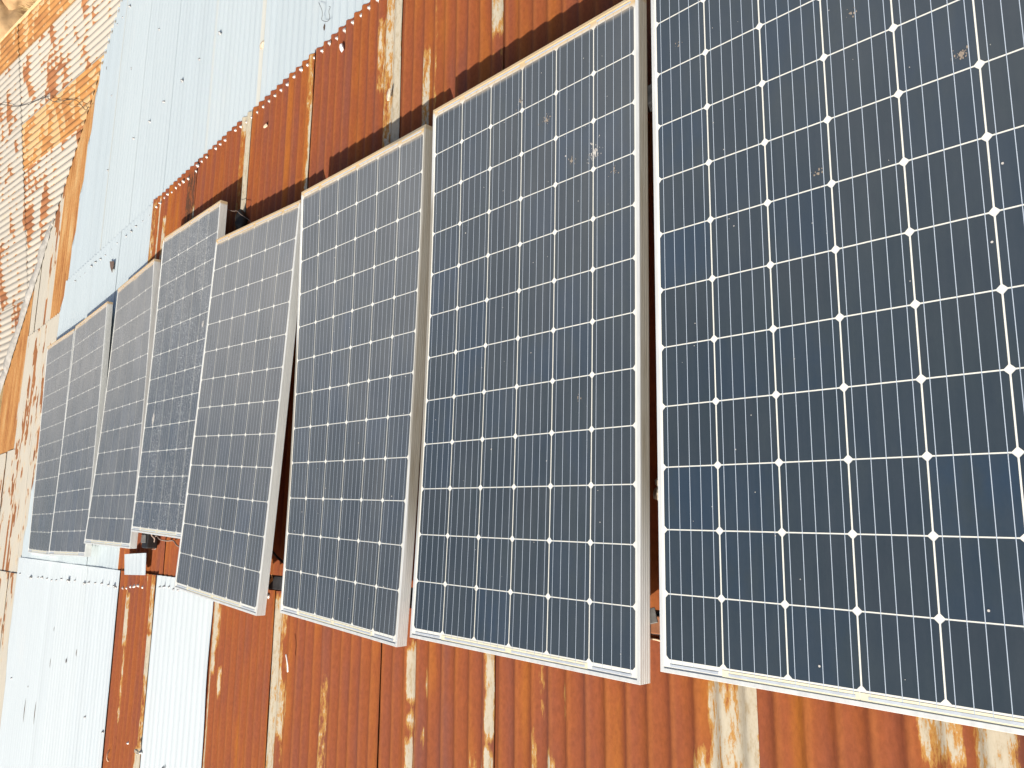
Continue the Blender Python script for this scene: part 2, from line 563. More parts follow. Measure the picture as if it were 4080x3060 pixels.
# --- middle course, mostly hidden by the panels: rust near, zinc far
mid = []
E_MID = [(-1.3, -0.42), (-0.42, 0.45), (0.45, 1.22), (1.22, 2.02), (2.02, 2.72), (2.72, 3.53), (3.53, 4.30),
         (4.30, 5.12), (5.12, 5.965)]
PALE_MID = {
    4: [(2.02, 2.085, 1.95, 2.7, 0.85), (2.02, 2.075, -0.4, 1.9, 0.35), (2.50, 2.545, 1.6, 2.12, 0.62), (2.44, 2.455, 1.2, 2.6, 0.45)],
    5: [(2.72, 2.772, 1.2, 2.7, 1.3), (2.775, 2.845, 1.2, 2.7, 0.62), (2.845, 2.91, 2.05, 2.45, 0.52)],
    6: [(3.53, 3.578, 1.5, 2.28, 0.95), (3.55, 3.60, 2.25, 2.62, 0.5)],
    7: [(4.30, 4.372, 1.0, 2.6, 1.3), (4.39, 4.44, 1.2, 2.6, 0.40), (4.31, 4.46, 2.44, 2.6, 0.75)],
    8: [(5.12, 5.18, 1.6, 2.2, 0.95), (5.82, 5.865, 1.2, 2.5, 0.9), (5.70, 5.745, 1.2, 2.3, 0.62), (5.90, 5.965, 1.0, 2.5, 0.42)],
}
STAIN_MID = {8: [(5.17, 5.33, 2.0, 2.50, 0.75), (5.12, 5.19, 1.7, 2.2, 0.55)]}
for i, (a, b) in enumerate(E_MID):
    s = sheet("rusty_sheet", wh, RUST, lambda e: -0.42, lap, a, b + (0.09 if i < 8 else 0), lift=(0.008, 0.018),
              near=0.005, sink=(-0.009 if i == 8 else 0.0045), pale=PALE_MID.get(i, []), stain=STAIN_MID.get(i, []), seed=20 + i * 2.7, dc=0.05,
              curl=0.014 if i in (5, 7) else 0.004)
    mid.append(s)
mid_z = []
for i, (a, b) in enumerate([(5.955, 6.72), (6.72, 7.45), (7.45, None)]):
    far = b + 0.09 if b else (lambda c: 8.42 + (2.45 - c) * 0.172)
    s = sheet("zinc_sheet", wh, ZINC, lambda e: -0.42, lambda e: 2.50 - (e - 5.9) * 0.028, a, far,
              lift=(0.012, 0.0155), near=0.002, seed=50 + i, dc=0.08, pale=[(5.955, 6.02, -0.4, 0.05, 0.8)] if i == 0 else [])
    mid_z.append(s)

# --- uphill course
LOW = [("zinc_sheet", ZINC_BRIGHT, 7.453, lambda c: 8.965 + 0.055 * (-0.4 - c) * -1, 11), ("zinc_sheet", ZINC_BRIGHT, 6.70, 7.453, 12),
       ("zinc_sheet", ZINC_BRIGHT, 5.925, 6.70, 13), ("rusty_sheet", RUST, 5.235, 5.925, 14),
       ("zinc_sheet", ZINC_BRIGHT, 4.33, 5.235, 15), ("rusty_sheet", RUST, 3.612, 4.33, 16),
       ("rusty_sheet", RUST, 2.685, 3.612, 17), ("rusty_sheet", RUST, 2.03, 2.685, 18),
       ("rusty_sheet", RUST, 1.06, 2.03, 19), ("rusty_sheet", RUST, 0.25, 1.06, 20), ("rusty_sheet", RUST, -0.6, 0.25, 21),
       ("rusty_sheet", RUST, -1.4, -0.6, 22)]
PALE_LOW = {
    14: [(5.885, 5.925, -1.0, -0.26, 0.62), (5.70, 5.745, -0.75, -0.40, 0.78), (5.68, 5.715, -1.25, -0.75, 0.58),
         (5.235, 5.285, -0.62, -0.26, 0.62), (5.235, 5.30, -0.90, -0.64, 1.1), (5.235, 5.28, -1.35, -0.9, 0.5),
         (5.235, 5.33, -1.8, -1.33, 1.1), (5.35, 5.40, -0.36, -0.26, 0.75)],
    16: [(4.262, 4.33, -0.75, -0.30, 0.80), (4.285, 4.33, -2.5, -0.7, 0.85), (4.235, 4.28, -0.62, -0.38, 0.5),
         (4.175, 4.20, -0.86, -0.70, 0.6)],
    17: [(3.555, 3.612, -3, -0.30, 0.80), (3.50, 3.56, -0.50, -0.30, 0.60), (3.49, 3.56, -0.95, -0.68, 0.72), (3.44, 3.48, -0.86, -0.72, 0.62),
         (3.505, 3.55, -0.68, -0.50, 0.42), (3.10, 3.15, -1.2, -0.6, 0.40), (3.48, 3.50, -1.2, -0.2, 0.36)],
    18: [(2.475, 2.522, -0.615, -0.42, 1.0), (2.485, 2.522, -0.72, -0.66, 0.66), (2.485, 2.52, -1.0, -0.745, 0.85), (2.415, 2.430, -0.79, -0.71, 0.8),
         (2.455, 2.465, -0.95, -0.65, 0.6), (2.40, 2.415, -0.60, -0.50, 0.52), (2.03, 2.068, -0.68, -0.30, 0.95), (2.032, 2.068, -1.2, -0.70, 0.85),
         (2.12, 2.15, -0.80, -0.72, 0.55), (2.085, 2.094, -0.95, -0.74, 0.66)],
    19: [(1.06, 1.118, -3, -0.30, 1.2), (1.118, 1.205, -0.62, -0.36, 0.66), (1.125, 1.255, -1.1, -0.55, 0.66),
         (1.70, 1.72, -0.58, -0.42, 0.60), (1.80, 1.822, -0.60, -0.40, 0.48), (1.83, 1.85, -1.0, -0.60, 0.5), (1.755, 1.79, -0.9, -0.66, 0.56)],
    20: [(0.60, 0.685, -0.475, -0.33, 0.78), (0.50, 0.575, -0.545, -0.33, 0.80)],
}
low = []
for nm, mt, a, b, sd in LOW:
    s = sheet(nm, wh, mt, -3.2, lambda e: -0.285 + 0.004 * (e - 3), a, b if callable(b) else b + (0.09 if sd > 11 else 0),
              lift=(0.013, 0.018 if mt is ZINC_BRIGHT else 0.021), near=(0.0015 if sd in (11, 12) else 0.011 if sd in (13, 15) else 0.006), seed=sd * 1.7, pale=PALE_LOW.get(sd, []), dc=0.045 if mt is RUST else 0.08,
              curl=0.012 if sd in (13, 15) else 0.004)
    low.append(s)

# --- old sheets along the valley, under the edge of the zinc
sheet("rusty_sheet", wh, ORANGE, 2.05, lambda e: min(4.75, VAL + 0.2 - e), 8.0, 9.03, lift=(0.0, 0.006), seed=71, near=0.0,
      pale=[(8.98, 9.03, 2.0, 4.5, 0.5)])
cv = lambda e: VAL + 0.22 - e
sheet("cream_sheet", wh, CREAM_FLAT, 1.95, lambda e: min(4.2, cv(e)), 8.98, 9.64, lift=(-0.004, 0.002), seed=72, near=0.004,
      pale=[(9.15, 9.25, 1.9, 4, 0.35)])
sheet("cream_sheet", wh, CREAM_FLAT, 1.95, lambda e: min(3.4, cv(e)), 9.62, 10.02, lift=(-0.006, 0.0), seed=73, near=0.004)
sheet("cream_sheet", wh, CREAM_FLAT, -0.5, 2.14, 8.3, 9.15, lift=(0.0, 0.005), seed=74, near=0.0, pale=[(8.75, 8.9, 0, 1.9, 0.4)])
sheet("cream_sheet", wh, CREAM_FLAT, -0.5, 2.13, 9.10, 9.93, lift=(-0.002, 0.003), seed=75, near=0.003, pale=[(9.3, 9.6, 0, 1.9, 0.3)])
sheet("rusty_sheet", wh, ORANGE, 0.70, lambda e: min(3.0, cv(e)), 9.90, 10.9, lift=(-0.006, -0.001), seed=76, near=0.004)
sheet("cream_sheet", wh, CREAM_FLAT, -0.6, 0.86, 9.80, 10.16, lift=(-0.004, 0.008), seed=77, near=0.004)
sheet("cream_sheet", wh, CREAM_FLAT, -0.6, 0.85, 10.14, 11.0, lift=(-0.006, 0.006), seed=78, near=0.008)
for k, (a, b) in enumerate([(8.6, 9.35), (9.32, 10.1), (10.07, 11.0), (10.97, 12.2)]):
    sheet("cream_sheet", wh, CREAM_FLAT, -3.2, -0.42, a, b, lift=(0.0, 0.010), seed=80 + k, near=0.003)

# --- lumpy mortar bedded along the valley under the other roof's sheet ends
V, F = [], []
NS, NR = 150, 9
for i in range(NS + 1):
    c = 3.45 - (3.45 + 0.6) * i / NS
    for j in range(NR):
        tp = min(1.0, i / 14)
        s = (-0.03 + 0.125 * j / (NR - 1)) * tp
        u = j / (NR - 1)
        lump = 0.5 + 0.5 * noise.noise(Vector((c * 13, s * 9, 4.4)))
        h = 0.006 + math.sin(math.pi * min(1, max(0, u))) ** 0.7 * (0.018 + 0.045 * lump) * tp
        wob = 0.022 * noise.noise(Vector((c * 6, 1.0, 9.0)))
        d = (s + wob * u) / math.sqrt(2)
        V.append((c - d + 0.03, VAL - 0.02 - c - d + 0.05, h - 0.004))
for i in range(NS):
    for j in range(NR - 1):
        a = i * NR + j
        F.append((a, a + NR, a + NR + 1, a + 1))
link("valley_mortar", mesh("valley_mortar", V, F, True), MORTAR, wh)
# walls under the eave and the gables
for nm, pts in (("eave_wall", [(5.9, -3.0), (5.9, 6.6)]), ("gable_wall", [(-3.2, -3.0), (5.9, -3.0)])):
    (xa, ya), (xb, yb) = pts
    d = Vector((xb - xa, yb - ya)).normalized()
    nrm = Vector((-d.y, d.x)) * 0.2
    V = []
    for (x, y) in ((xa, ya), (xb, yb), (xb + nrm.x, yb + nrm.y), (xa + nrm.x, ya + nrm.y)):
        V += [(x, y, 0), (x, y, H0 - x * math.tan(AL) - 0.06)]
    o = link(nm, mesh(nm, V, [(0, 2, 3, 1), (2, 4, 5, 3), (4, 6, 7, 5), (6, 0, 1, 7), (1, 3, 5, 7), (0, 6, 4, 2)]), WALL, wh)
    o.matrix_parent_inverse = ROOF.inverted()

# ------------------------------------------------------------------ nails
bm = bmesh.new()
prof = [(0.0125, 0.0), (0.0125, 0.0012), (0.0085, 0.0016), (0.008, 0.004), (0.006, 0.0068), (0.003, 0.0082)]
rings = []
for r_, z_ in prof:
    rings.append([bm.verts.new((r_ * math.cos(k * math.pi / 6), r_ * math.sin(k * math.pi / 6), z_)) for k in range(12)])
for a, b in zip(rings, rings[1:]):
    for k in range(12):
        bm.faces.new((a[k], a[(k + 1) % 12], b[(k + 1) % 12], b[k]))
bm.faces.new(rings[-1])
nail_me = bpy.data.meshes.new("roofing_nail")
bm.to_mesh(nail_me)
bm.free()
nail_me.polygons.foreach_set("use_smooth", [True] * len(nail_me.polygons))
nail_me.materials.append(NAIL)


nail_dk = nail_me.copy()
nail_dk.materials[0] = NAILD


def nail(sh, c, e, h, s=1.0):
    o = bpy.data.objects.new("roofing_nail", nail_dk if sh.data.materials[0] in (ZINC, ZINC_BRIGHT) else nail_me)
    COL.objects.link(o)
    o.parent = sh
    sl = math.atan2(-AMP * 2 * math.pi / PITCH * math.sin(2 * math.pi * (e - PHASE) / PITCH), 1.0)
    o.location = (c, e, corr(e) + h)
    o.rotation_euler = (sl * 0.8 + random.uniform(-.15, .15), random.uniform(-.15, .15), random.uniform(0, 1))
    o.scale = (s * 1.15, s * 1.15, s * random.uniform(1.5, 2.4))
    return o


LAP = [(2.574, 2.927), (2.571, 3.002), (2.571, 3.081), (2.57, 3.156), (2.563, 3.231), (2.558, 3.311), (2.556, 3.374),
       (2.562, 3.468), (2.561, 3.552), (2.552, 3.626), (2.543, 3.678), (2.544, 3.768), (2.532, 3.848), (2.529, 3.924),
       (2.525, 3.996), (2.526, 4.078), (2.527, 4.165), (2.519, 4.235), (2.515, 4.309), (2.512, 4.381), (2.518, 4.47),
       (2.511, 4.523), (2.51, 4.69), (2.503, 4.753), (2.499, 4.824), (2.489, 4.967), (2.489, 5.052), (2.481, 5.118),
       (2.459, 5.165), (2.456, 5.313), (2.463, 5.4), (2.465, 5.469), (2.462, 5.538), (2.45, 5.608), (2.452, 5.67),
       (2.451, 5.749), (2.424, 5.808), (2.42, 5.89)]
for c, e in LAP:
    k = next(i for i, (a, b) in enumerate(E_MID) if a <= e < b)
    nail(mid[k], c, e, 0.019, random.uniform(0.85, 1.1))
ROWC = [(2.411, 6.067), (2.409, 6.218), (2.399, 6.346), (2.394, 6.479), (2.394, 6.617), (2.394, 6.833),
        (2.378, 6.978), (2.358, 7.116), (2.357, 7.253), (2.369, 7.404), (2.367, 7.545), (2.352, 7.749), (2.352, 7.887),
        (2.339, 8.019)]
for c, e in ROWC:
    nail(mid_z[0 if e < 6.72 else 1 if e < 7.45 else 2], c, e, 0.0155, 0.8)
BOT = [(-0.411, 8.801), (-0.428, 8.384), (-0.417, 8.134), (-0.408, 7.949), (-0.413, 7.824), (-0.419, 7.666), (-0.412, 7.516),
       (-0.396, 7.365), (-0.401, 7.159), (-0.391, 6.992), (-0.399, 6.71), (-0.385, 6.599), (-0.383, 6.447),
       (-0.38, 6.303), (-0.384, 6.153), (-0.384, 6.015), (-0.389, 5.957), (-0.386, 5.822), (-0.384, 5.765), (-0.37, 5.686),
       (-0.361, 5.594), (-0.356, 5.53), (-0.361, 5.455), (-0.346, 5.15), (-0.339, 5.081), (-0.337, 4.998),
       (-0.345, 4.916), (-0.344, 4.841), (-0.31, 3.676)]
LOWB = [(-1.346, 8.664), (-1.333, 8.04), (-1.307, 6.358), (-1.335, 5.945), (-1.311, 5.442), (-1.319, 5.201), (-1.328, 4.82)]


def low_of(e):
    for s, (nm, mt, a, b, sd) in zip(low, LOW):
        if e >= a:
            return s


for c, e in BOT:
    nail(low_of(e), c, e, 0.021, random.uniform(0.9, 1.2))
for c, e in LOWB:
    nail(low_of(e), c, e, 0.0185, random.uniform(0.8, 1.05))
ROWAB = [(4.147, 6.308), (4.103, 6.977), (4.063, 7.516), (3.418, 4.949), (3.376, 5.286), (3.364, 5.631), (3.329, 5.968),
         (3.301, 6.309), (3.281, 6.654), (3.236, 7.342), (4.864, 7.238), (4.849, 7.428), (4.853, 7.579), (4.850, 7.856)]
for c, e in ROWAB:
    k = max(i for i in range(len(eb) - 1) if eb[i] <= e)
    nail(top_z[k], c, e, 0.017, 0.95)


# tears in the zinc: a turned-up lip over a dark slit
def tear(sh, c, e, ln, wd, h, name="torn_slit"):
    V, n = [], 10
    for i in range(n + 1):
        t = i / n
        w = wd * math.sin(math.pi * t ** 0.8) * (0.7 + 0.6 * random.random())
        V += [(c + ln * (t - .5), e - w, corr(e) + h), (c + ln * (t - .5), e + w * 0.4, corr(e) + h + 0.004 * math.sin(math.pi * t))]
    F = [(2 * i, 2 * i + 2, 2 * i + 3, 2 * i + 1) for i in range(n)]
    return link(name, mesh(name, V, F), HOLE, sh)


for c, e, ln, wd in ((-0.80, 7.440, .05, .007), (-0.913, 6.758, .06, .008), (-1.067, 7.44, .10, .008), (-1.52, 8.02, .22, .004), (-1.50, 7.74, .20, .004), (-1.0, 7.0, .04, .01)):
    tear(low_of(e), c, e, ln, wd, 0.0235)
for c, e, ln, wd in ((2.707, 3.469, .045, .010), (4.488, 7.805, .05, .02), (4.101, 6.985, .04, .015)):
    tear(top_z[max(i for i in range(len(eb) - 1) if eb[i] <= e)], c, e, ln, wd, 0.019)
# the torn triangle beside the far panels
V = [(2.254, 6.937, .026), (2.223, 6.815, .026), (2.186, 6.81, .026), (2.12, 6.828, .026), (2.192, 6.904, .026)]
link("torn_slit", mesh("torn_slit", V, [(0, 1, 2, 3, 4)]), plain("torn_rust", (0.13, 0.085, 0.065), .9, 0, .4, 60), mid_z[1])

# ------------------------------------------------------------------ the wing beyond the valley
BE = math.atan(math.sin(AL))
LEFT = Matrix.Translation((0, 0, H0 - 1.7678)) @ Matrix.Rotation(BE, 4, 'X')
wing = empty("side_wing", LEFT)
tag(wing, "low wing with a cream peeling corrugated roof, across the valley beyond the zinc sheets", "building")
lm = lambda p: Vector((p.y, -p.x, p.z))


def vend(x):
    return -(VAL - x / math.cos(AL) - 0.02) / math.cos(BE)


YL = 10.06 / math.cos(BE)
WB = [(0.2, 1.02, CREAM), (0.99, 1.80, CREAM), (1.77, 2.58, CREAM), (2.55, 3.36, CREAM), (3.33, 4.14, CREAM), (4.11, 4.70, None),
      (4.66, 5.53, CREAM), (5.50, 5.93, ORANGE_RIB)]
for i, (a, b, mt) in enumerate(WB):
    up_m = mt if mt is not None else CREAM
    if VAL - b < 10.0:
        sheet("cream_sheet" if mt is CREAM else "rusty_sheet", wing, mt or ORANGE_RIB, -YL - 0.15, vend, a, b,
              lift=(0.012, 0.022), near=0.0, seed=100 + i, mapf=lm, dc=0.06)
        sheet("cream_sheet" if up_m is CREAM else "rusty_sheet", wing, up_m, -16.0, -YL, a, b, lift=(0.012, 0.018), near=0.0, amp=0.72,
              seed=120 + i, mapf=lm, dc=0.10)
    else:
        sheet("cream_sheet" if up_m is CREAM else "rusty_sheet", wing, up_m, -16.0, vend, a, b, lift=(0.012, 0.040), near=0.0, amp=0.72,
              seed=120 + i, mapf=lm, dc=0.08)
# gable board and wall
V = [(5.93, 6.7, -0.10), (5.955, 6.7, -0.10), (5.955, 16, -0.10), (5.93, 16, -0.10), (5.93, 6.7, 0.012), (5.955, 6.7, 0.012),
     (5.955, 16, 0.012), (5.93, 16, 0.012)]
BOXF = [(0, 3, 2, 1), (4, 5, 6, 7), (0, 1, 5, 4), (1, 2, 6, 5), (2, 3, 7, 6), (3, 0, 4, 7)]
link("gable_board", mesh("gable_board", V, BOXF), plain("weathered_board", (.62, .47, .26), .8, 0, .2, 8), wing)
V = []
for (x, y) in ((5.6, 6.9), (5.8, 6.9), (5.8, 15.8), (5.6, 15.8)):
    V += [(x, y, 0), (x, y, H0 - 1.7678 + y * math.tan(BE) - 0.08)]
o = link("gable_wall", mesh("gable_wall", V, [(0, 2, 3, 1), (2, 4, 5, 3), (4, 6, 7, 5), (6, 0, 1, 7), (1, 3, 5, 7), (0, 6, 4, 2)]), WALL, wing)
o.matrix_parent_inverse = LEFT.inverted()

# ------------------------------------------------------------------ solar panels
P, W, L, MX, MY = 0.159, 0.954, 1.908, 0.0155, 0.031
POSE = {
    1: (((-0.020175, -0.999784, -0.004899), (0.991508, -0.019378, -0.128595), (0.128472, -0.007452, 0.991685)), (-0.53938, 1.20728, -1.62884), (0.00289, -0.00391, 0.0086, -0.00247)),
    2: (((-0.02381, -0.999715, -0.001921), (0.989463, -0.023292, -0.142897), (0.142812, -0.005304, 0.989736)), (-0.55456, 2.25406, -1.61022), (0.00065, -0.0086, -0.00137, 0.00576)),
    3: (((-0.035807, -0.998781, 0.033984), (0.991422, -0.039779, -0.124495), (0.125695, 0.029235, 0.991638)), (-0.56199, 3.31179, -1.65433), (0.00147, -0.01366, -0.01457, -0.00071)),
    4: (((-0.071164, -0.997461, 0.002509), (0.986387, -0.070747, -0.148443), (0.148244, -0.008089, 0.988918)), (-0.50348, 4.39652, -1.6085), (0.0, -0.00516, 0.00005, 0.0)),
    5: (((-0.040412, -0.998837, 0.026301), (0.989214, -0.043704, -0.139805), (0.140792, 0.020368, 0.98983)), (-0.2126, 5.36212, -1.70668), (0.0, -0.0093, -0.001, 0.0)),
    6: (((-0.017078, -0.999451, 0.028391), (0.990012, -0.020877, -0.139428), (0.139944, 0.025726, 0.989825)), (-0.3082, 6.43689, -1.73453), (0.0, -0.01194, 0.01691, 0.0)),
    7: (((0.009991, -0.999917, 0.008153), (0.990853, 0.008803, -0.134658), (0.134575, 0.009423, 0.990859)), (-0.41284, 7.43308, -1.71894), (0.0, -0.00415, 0.00909, 0.0)),
    8: (((-0.000959, -0.9995, 0.031592), (0.992458, -0.004824, -0.122489), (0.12258, 0.031236, 0.991967)), (-0.42512, 8.50231, -1.78011), (0.0, -0.00226, -0.00692, 0.0)),
}
LABELS = {
    1: "nearest and largest solar panel, deep blue, running out of the picture",
    2: "solar panel second from the nearest, splashed with pale droppings near its downhill end",
    3: "solar panel third from the nearest, with a grimy grey side and a brown downhill edge",
    4: "solar panel set slightly askew with a clean ribbed side, just before the speckled panel",
    5: "solar panel speckled all over with white dirt and two white smears",
    6: "grey hazy solar panel right behind the speckled one, with a smooth pale side",
    7: "second solar panel from the far end, its edge butted on the last one",
    8: "farthest solar panel, last in the row by the cream painted strip",
}
GROUP = "solar panels laid in a row on the roof"
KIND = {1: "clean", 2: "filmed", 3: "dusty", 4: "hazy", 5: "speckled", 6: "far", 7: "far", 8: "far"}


def panel(k):
    ax, t, wd = POSE[k]
    s, l, n_ = (Vector(a) for a in ax)
    org = CAMP + Vector(t)
    M = Matrix(((s.x, l.x, n_.x, org.x), (s.y, l.y, n_.y, org.y), (s.z, l.z, n_.z, org.z), (0, 0, 0, 1)))
    root = empty("solar_panel", M)
    tag(root, LABELS[k], "solar panel", GROUP)
    rnd = random.Random(k * 11)

    def wz(x, y):
        u, v = x / 0.477 - 1, y / 0.954 - 1
        return wd[0] * u * u + wd[1] * (1 - v * v) + wd[2] * u * v + wd[3] * u * (1 - v * v)

    def w(x, y, z):
        return (x, y, z + wz(x, y))
    cellm, backm, busm = LAM[KIND[k]]
    # backsheet
    xs = [-MX + 0.003] + [i * P / 2 for i in range(13)] + [W + MX - 0.003]
    ys = [-MY + 0.003] + [i * P / 2 for i in range(25)] + [L + MY - 0.003]
    V = [w(x, y, 0) for y in ys for x in xs]
    U = [(x, y) for y in ys for x in xs]
    nx = len(xs)
    F = [(j * nx + i, j * nx + i + 1, (j + 1) * nx + i + 1, (j + 1) * nx + i) for j in range(len(ys) - 1) for i in range(nx - 1)]
    link("backsheet", mesh("backsheet", V, F, True, U), backm, root)
    # cells
    V, F, U, T = [], [], [], []
    h, ch = 0.0777, 0.0082
    for r in range(12):
        for c in range(6):
            cx, cy = (c + .5) * P, (r + .5) * P
            b = len(V)
            for dx, dy in ((-h + ch, -h), (h - ch, -h), (h, -h + ch), (h, h - ch), (h - ch, h), (-h + ch, h), (-h, h - ch), (-h, -h + ch)):
                V.append(w(cx + dx, cy + dy, 0.0006))
                U.append((cx + dx, cy + dy))
            F.append(tuple(range(b, b + 8)))
            T.append(min(1, max(0, rnd.gauss(0.5, 0.24))))
    me = mesh("solar_cells", V, F, False, U)
    fattr(me, "tone", T, 'FACE')
    link("solar_cells", me, cellm, root)
    # busbars
    V, F, U = [], [], []
    hw = 0.00075
    for c in range(6):
        for q in (0.1, 0.3, 0.5, 0.7, 0.9):
            x = (c + q) * P + (q - 0.5) * -0.002
            for j in range(25):
                y = -0.009 + (L + 0.018) * j / 24
                V += [w(x - hw, y, 0.0011), w(x + hw, y, 0.0011)]
                U += [(x - hw, y), (x + hw, y)]
                if j:
                    b = len(V) - 4
                    F.append((b, b + 1, b + 3, b + 2))
    link("busbars", mesh("busbars", V, F, False, U), busm, root)
    # end ribbons joining the strings, with yellowed tape round some of them
    for end in (0, 1):
        for g in ((0.0, 1.0), (1.0, 3.0), (3.0, 5.0), (5.0, 6.0)):
            a, b = (g[0] + 0.08) * P, (g[1] - 0.08) * P
            if end == 0:
                ya, yb = -0.0155, -0.0095
            else:
                ya, yb = L + 0.0095, L + 0.0155
            n = 8
            V = []
            for i in range(n + 1):
                x = a + (b - a) * i / n
                V += [w(x, ya, 0.0013), w(x, yb, 0.0013)]
            F = [(2 * i, 2 * i + 2, 2 * i + 3, 2 * i + 1) for i in range(n)]
            link("ribbon", mesh("ribbon", V, F), RIBBON, root)
            if end == 0 and g in ((1.0, 3.0), (3.0, 5.0)):
                V = []
                for i in range(n + 1):
                    x = a - 0.016 + (b - a + 0.024) * i / n
                    V += [w(x, -0.021, 0.0008), w(x, -0.0035, 0.0008)]
                link("tape", mesh("tape", V, F), TAPE, root)
    # frame: four mitred extrusions
    pf = [(0, -0.040), (0, -0.033), (0.0011, -0.0325), (0.0011, -0.0315), (0, -0.031), (0, -0.025), (0.0011, -0.0245), (0.0011, -0.0235),
          (0, -0.023), (0, -0.017), (0.0011, -0.0165), (0.0011, -0.0155), (0, -0.015), (0, -0.009), (0.0011, -0.0085), (0.0011, -0.0075),
          (0, -0.007), (0, 0.0018), (0.0007, 0.0025), (0.0100, 0.0025),
          (0.0108, 0.0016), (0.0108, -0.006), (0.002, -0.006), (0.002, -0.038), (0.028, -0.038), (0.028, -0.040)]
    x0, x1, y0, y1 = -MX, W + MX, -MY, L + MY
    for side in range(4):
        n = 14 if side in (1, 3) else 8
        V, F = [], []
        for i in range(n + 1):
            t_ = i / n
            for u, z in pf:
                if side == 0:
                    x, y = x0 + u + (x1 - x0 - 2 * u) * t_, y0 + u
                elif side == 1:
                    x, y = x1 - u, y0 + u + (y1 - y0 - 2 * u) * t_
                elif side == 2:
                    x, y = x1 - u - (x1 - x0 - 2 * u) * t_, y1 - u
                else:
                    x, y = x0 + u, y1 - u - (y1 - y0 - 2 * u) * t_
                V.append(w(x, y, z))
        m = len(pf)
        for i in range(n):
            for j in range(m):
                j2 = (j + 1) % m
                F.append((i * m + j, (i + 1) * m + j, (i + 1) * m + j2, i * m + j2))
        link("frame_rail", mesh("frame_rail", V, F), FRAME_D if k in (1, 2, 3) else FRAME_C, root)
    return root, w


def droppings(root, w, x, y, rad, n, mat, aspect=1.0, seed=1, core=0):
    r = random.Random(seed)
    V, F = [], []
    for i in range(n):
        a, d = r.uniform(0, 6.283), abs(r.gauss(0, rad))
        px, py = x + d * math.cos(a), y + d * math.sin(a) * aspect
        q = r.uniform(0.0007, 0.0022) * (1.5 if d < rad * .6 else 1)
        b = len(V)
        m = r.randint(4, 7)
        ph = r.uniform(0, 6)
        el = r.uniform(0.6, 2.2)
        for j in range(m):
            t = ph + 6.283 * j / m
            V.append(w(px + q * math.cos(t) * r.uniform(.6, 1.2), py + q * el * math.sin(t) * r.uniform(.6, 1.2), 0.0017 + 0.00001 * i))
        F.append(tuple(range(b, b + m)))
    if core:
        b = len(V)
        m = 26
        for j in range(m):
            t = 6.283 * j / m
            rr = core * r.uniform(.55, 1.15)
            V.append(w(x + rr * math.cos(t), y + rr * aspect * math.sin(t), 0.0016))
        F.append(tuple(range(b, b + m)))
    link("dropping", mesh("dropping", V, F), mat, root)


PAN = {}
for k in range(1, 9):
    PAN[k] = panel(k)


def on_panel(k, u, v):
    """where a sight line through photo point (u, v) meets panel k's glass, in the panel's own x, y"""
    d = RIGHT * ((u - 2040) / 3091.34) + DOWN * ((v - 1530) / 3091.34) + FWD
    ax, t, wd = POSE[k]
    n_ = Vector(ax[2])
    p = d * (Vector(t).dot(n_) / d.dot(n_)) - Vector(t)
    return p.dot(Vector(ax[0])), p.dot(Vector(ax[1]))


for k, u, v, rad, n, mat, asp, sd, core in (
        (2, 2369, 606, .013, 90, DROPW, 1.5, 1, 0), (2, 2176, 477, .012, 40, DROP, 1.0, 2, 0), (2, 2276, 640, .012, 22, DROP, 1, 3, 0),
        (2, 2444, 678, .012, 16, DROP, 1, 4, 0), (2, 2072, 400, .009, 16, DROP, 2.2, 5, 0), (1, 3829, 220, .010, 45, DROP, 1.0, 6, 0),
        (1, 2700, 178, .007, 10, DROP, 1, 7, 0), (1, 3260, 690, .02, 10, DROP, 1, 8, 0), (1, 3400, 60, .02, 8, DROP, 1, 12, 0),
        (5, 606, 1668, .018, 90, DROPW, 1.7, 9, 0.024), (5, 803, 1290, .017, 55, DROPW, 1.6, 10, 0.013),
        (2, 2300, 1587, .008, 6, DROP, 1, 13, 0)):
    x, y = on_panel(k, u, v)
    droppings(PAN[k][0], PAN[k][1], x, y, rad, n, mat, asp, sd, core)
for k in (1, 2, 3, 4):        # loose grit all over
    r = random.Random(90 + k)
    V, F = [], []
    for i in range(46):
        x, y = r.uniform(0.01, .94), r.uniform(0.02, 1.88)
        q = r.uniform(0.0006, 0.0017) if r.random() < .9 else 0.0027
        b = len(V)
        for j in range(6):
            V.append(PAN[k][1](x + q * math.cos(j * 1.047), y + q * math.sin(j * 1.047), 0.0019))
        F.append(tuple(range(b, b + 6)))
    o = link("grit", mesh("grit", V, F), DROPW, PAN[k][0])
    o['kind'] = "stuff"


# ------------------------------------------------------------------ things lying on the roof
def thing(name, V, F, mat, label, cat, smooth=True, group=None):
    ctr = Vector((0, 0, 0))
    for v in V:
        ctr += Vector(v)
    ctr /= len(V)
    o = link(name, mesh(name, [Vector(v) - ctr for v in V], F, smooth), mat)
    o.location = ctr
    return tag(o, label, cat, group)


def box(c0, c1, e0, e1, z0, z1, jit=0.0, bev=0.0):
    V = [ROOF @ Vector((c + random.uniform(-jit, jit), e + random.uniform(-jit, jit), z + random.uniform(-jit, jit)))
         for z in (z0, z1) for c, e in ((c0, e0), (c1, e0), (c1, e1), (c0, e1))]
    return V, BOXF


def bevel(o, w=0.003, seg=2):
    m = o.modifiers.new("bevel", 'BEVEL')
    m.width, m.segments, m.limit_method = w, seg, 'ANGLE'
    return o


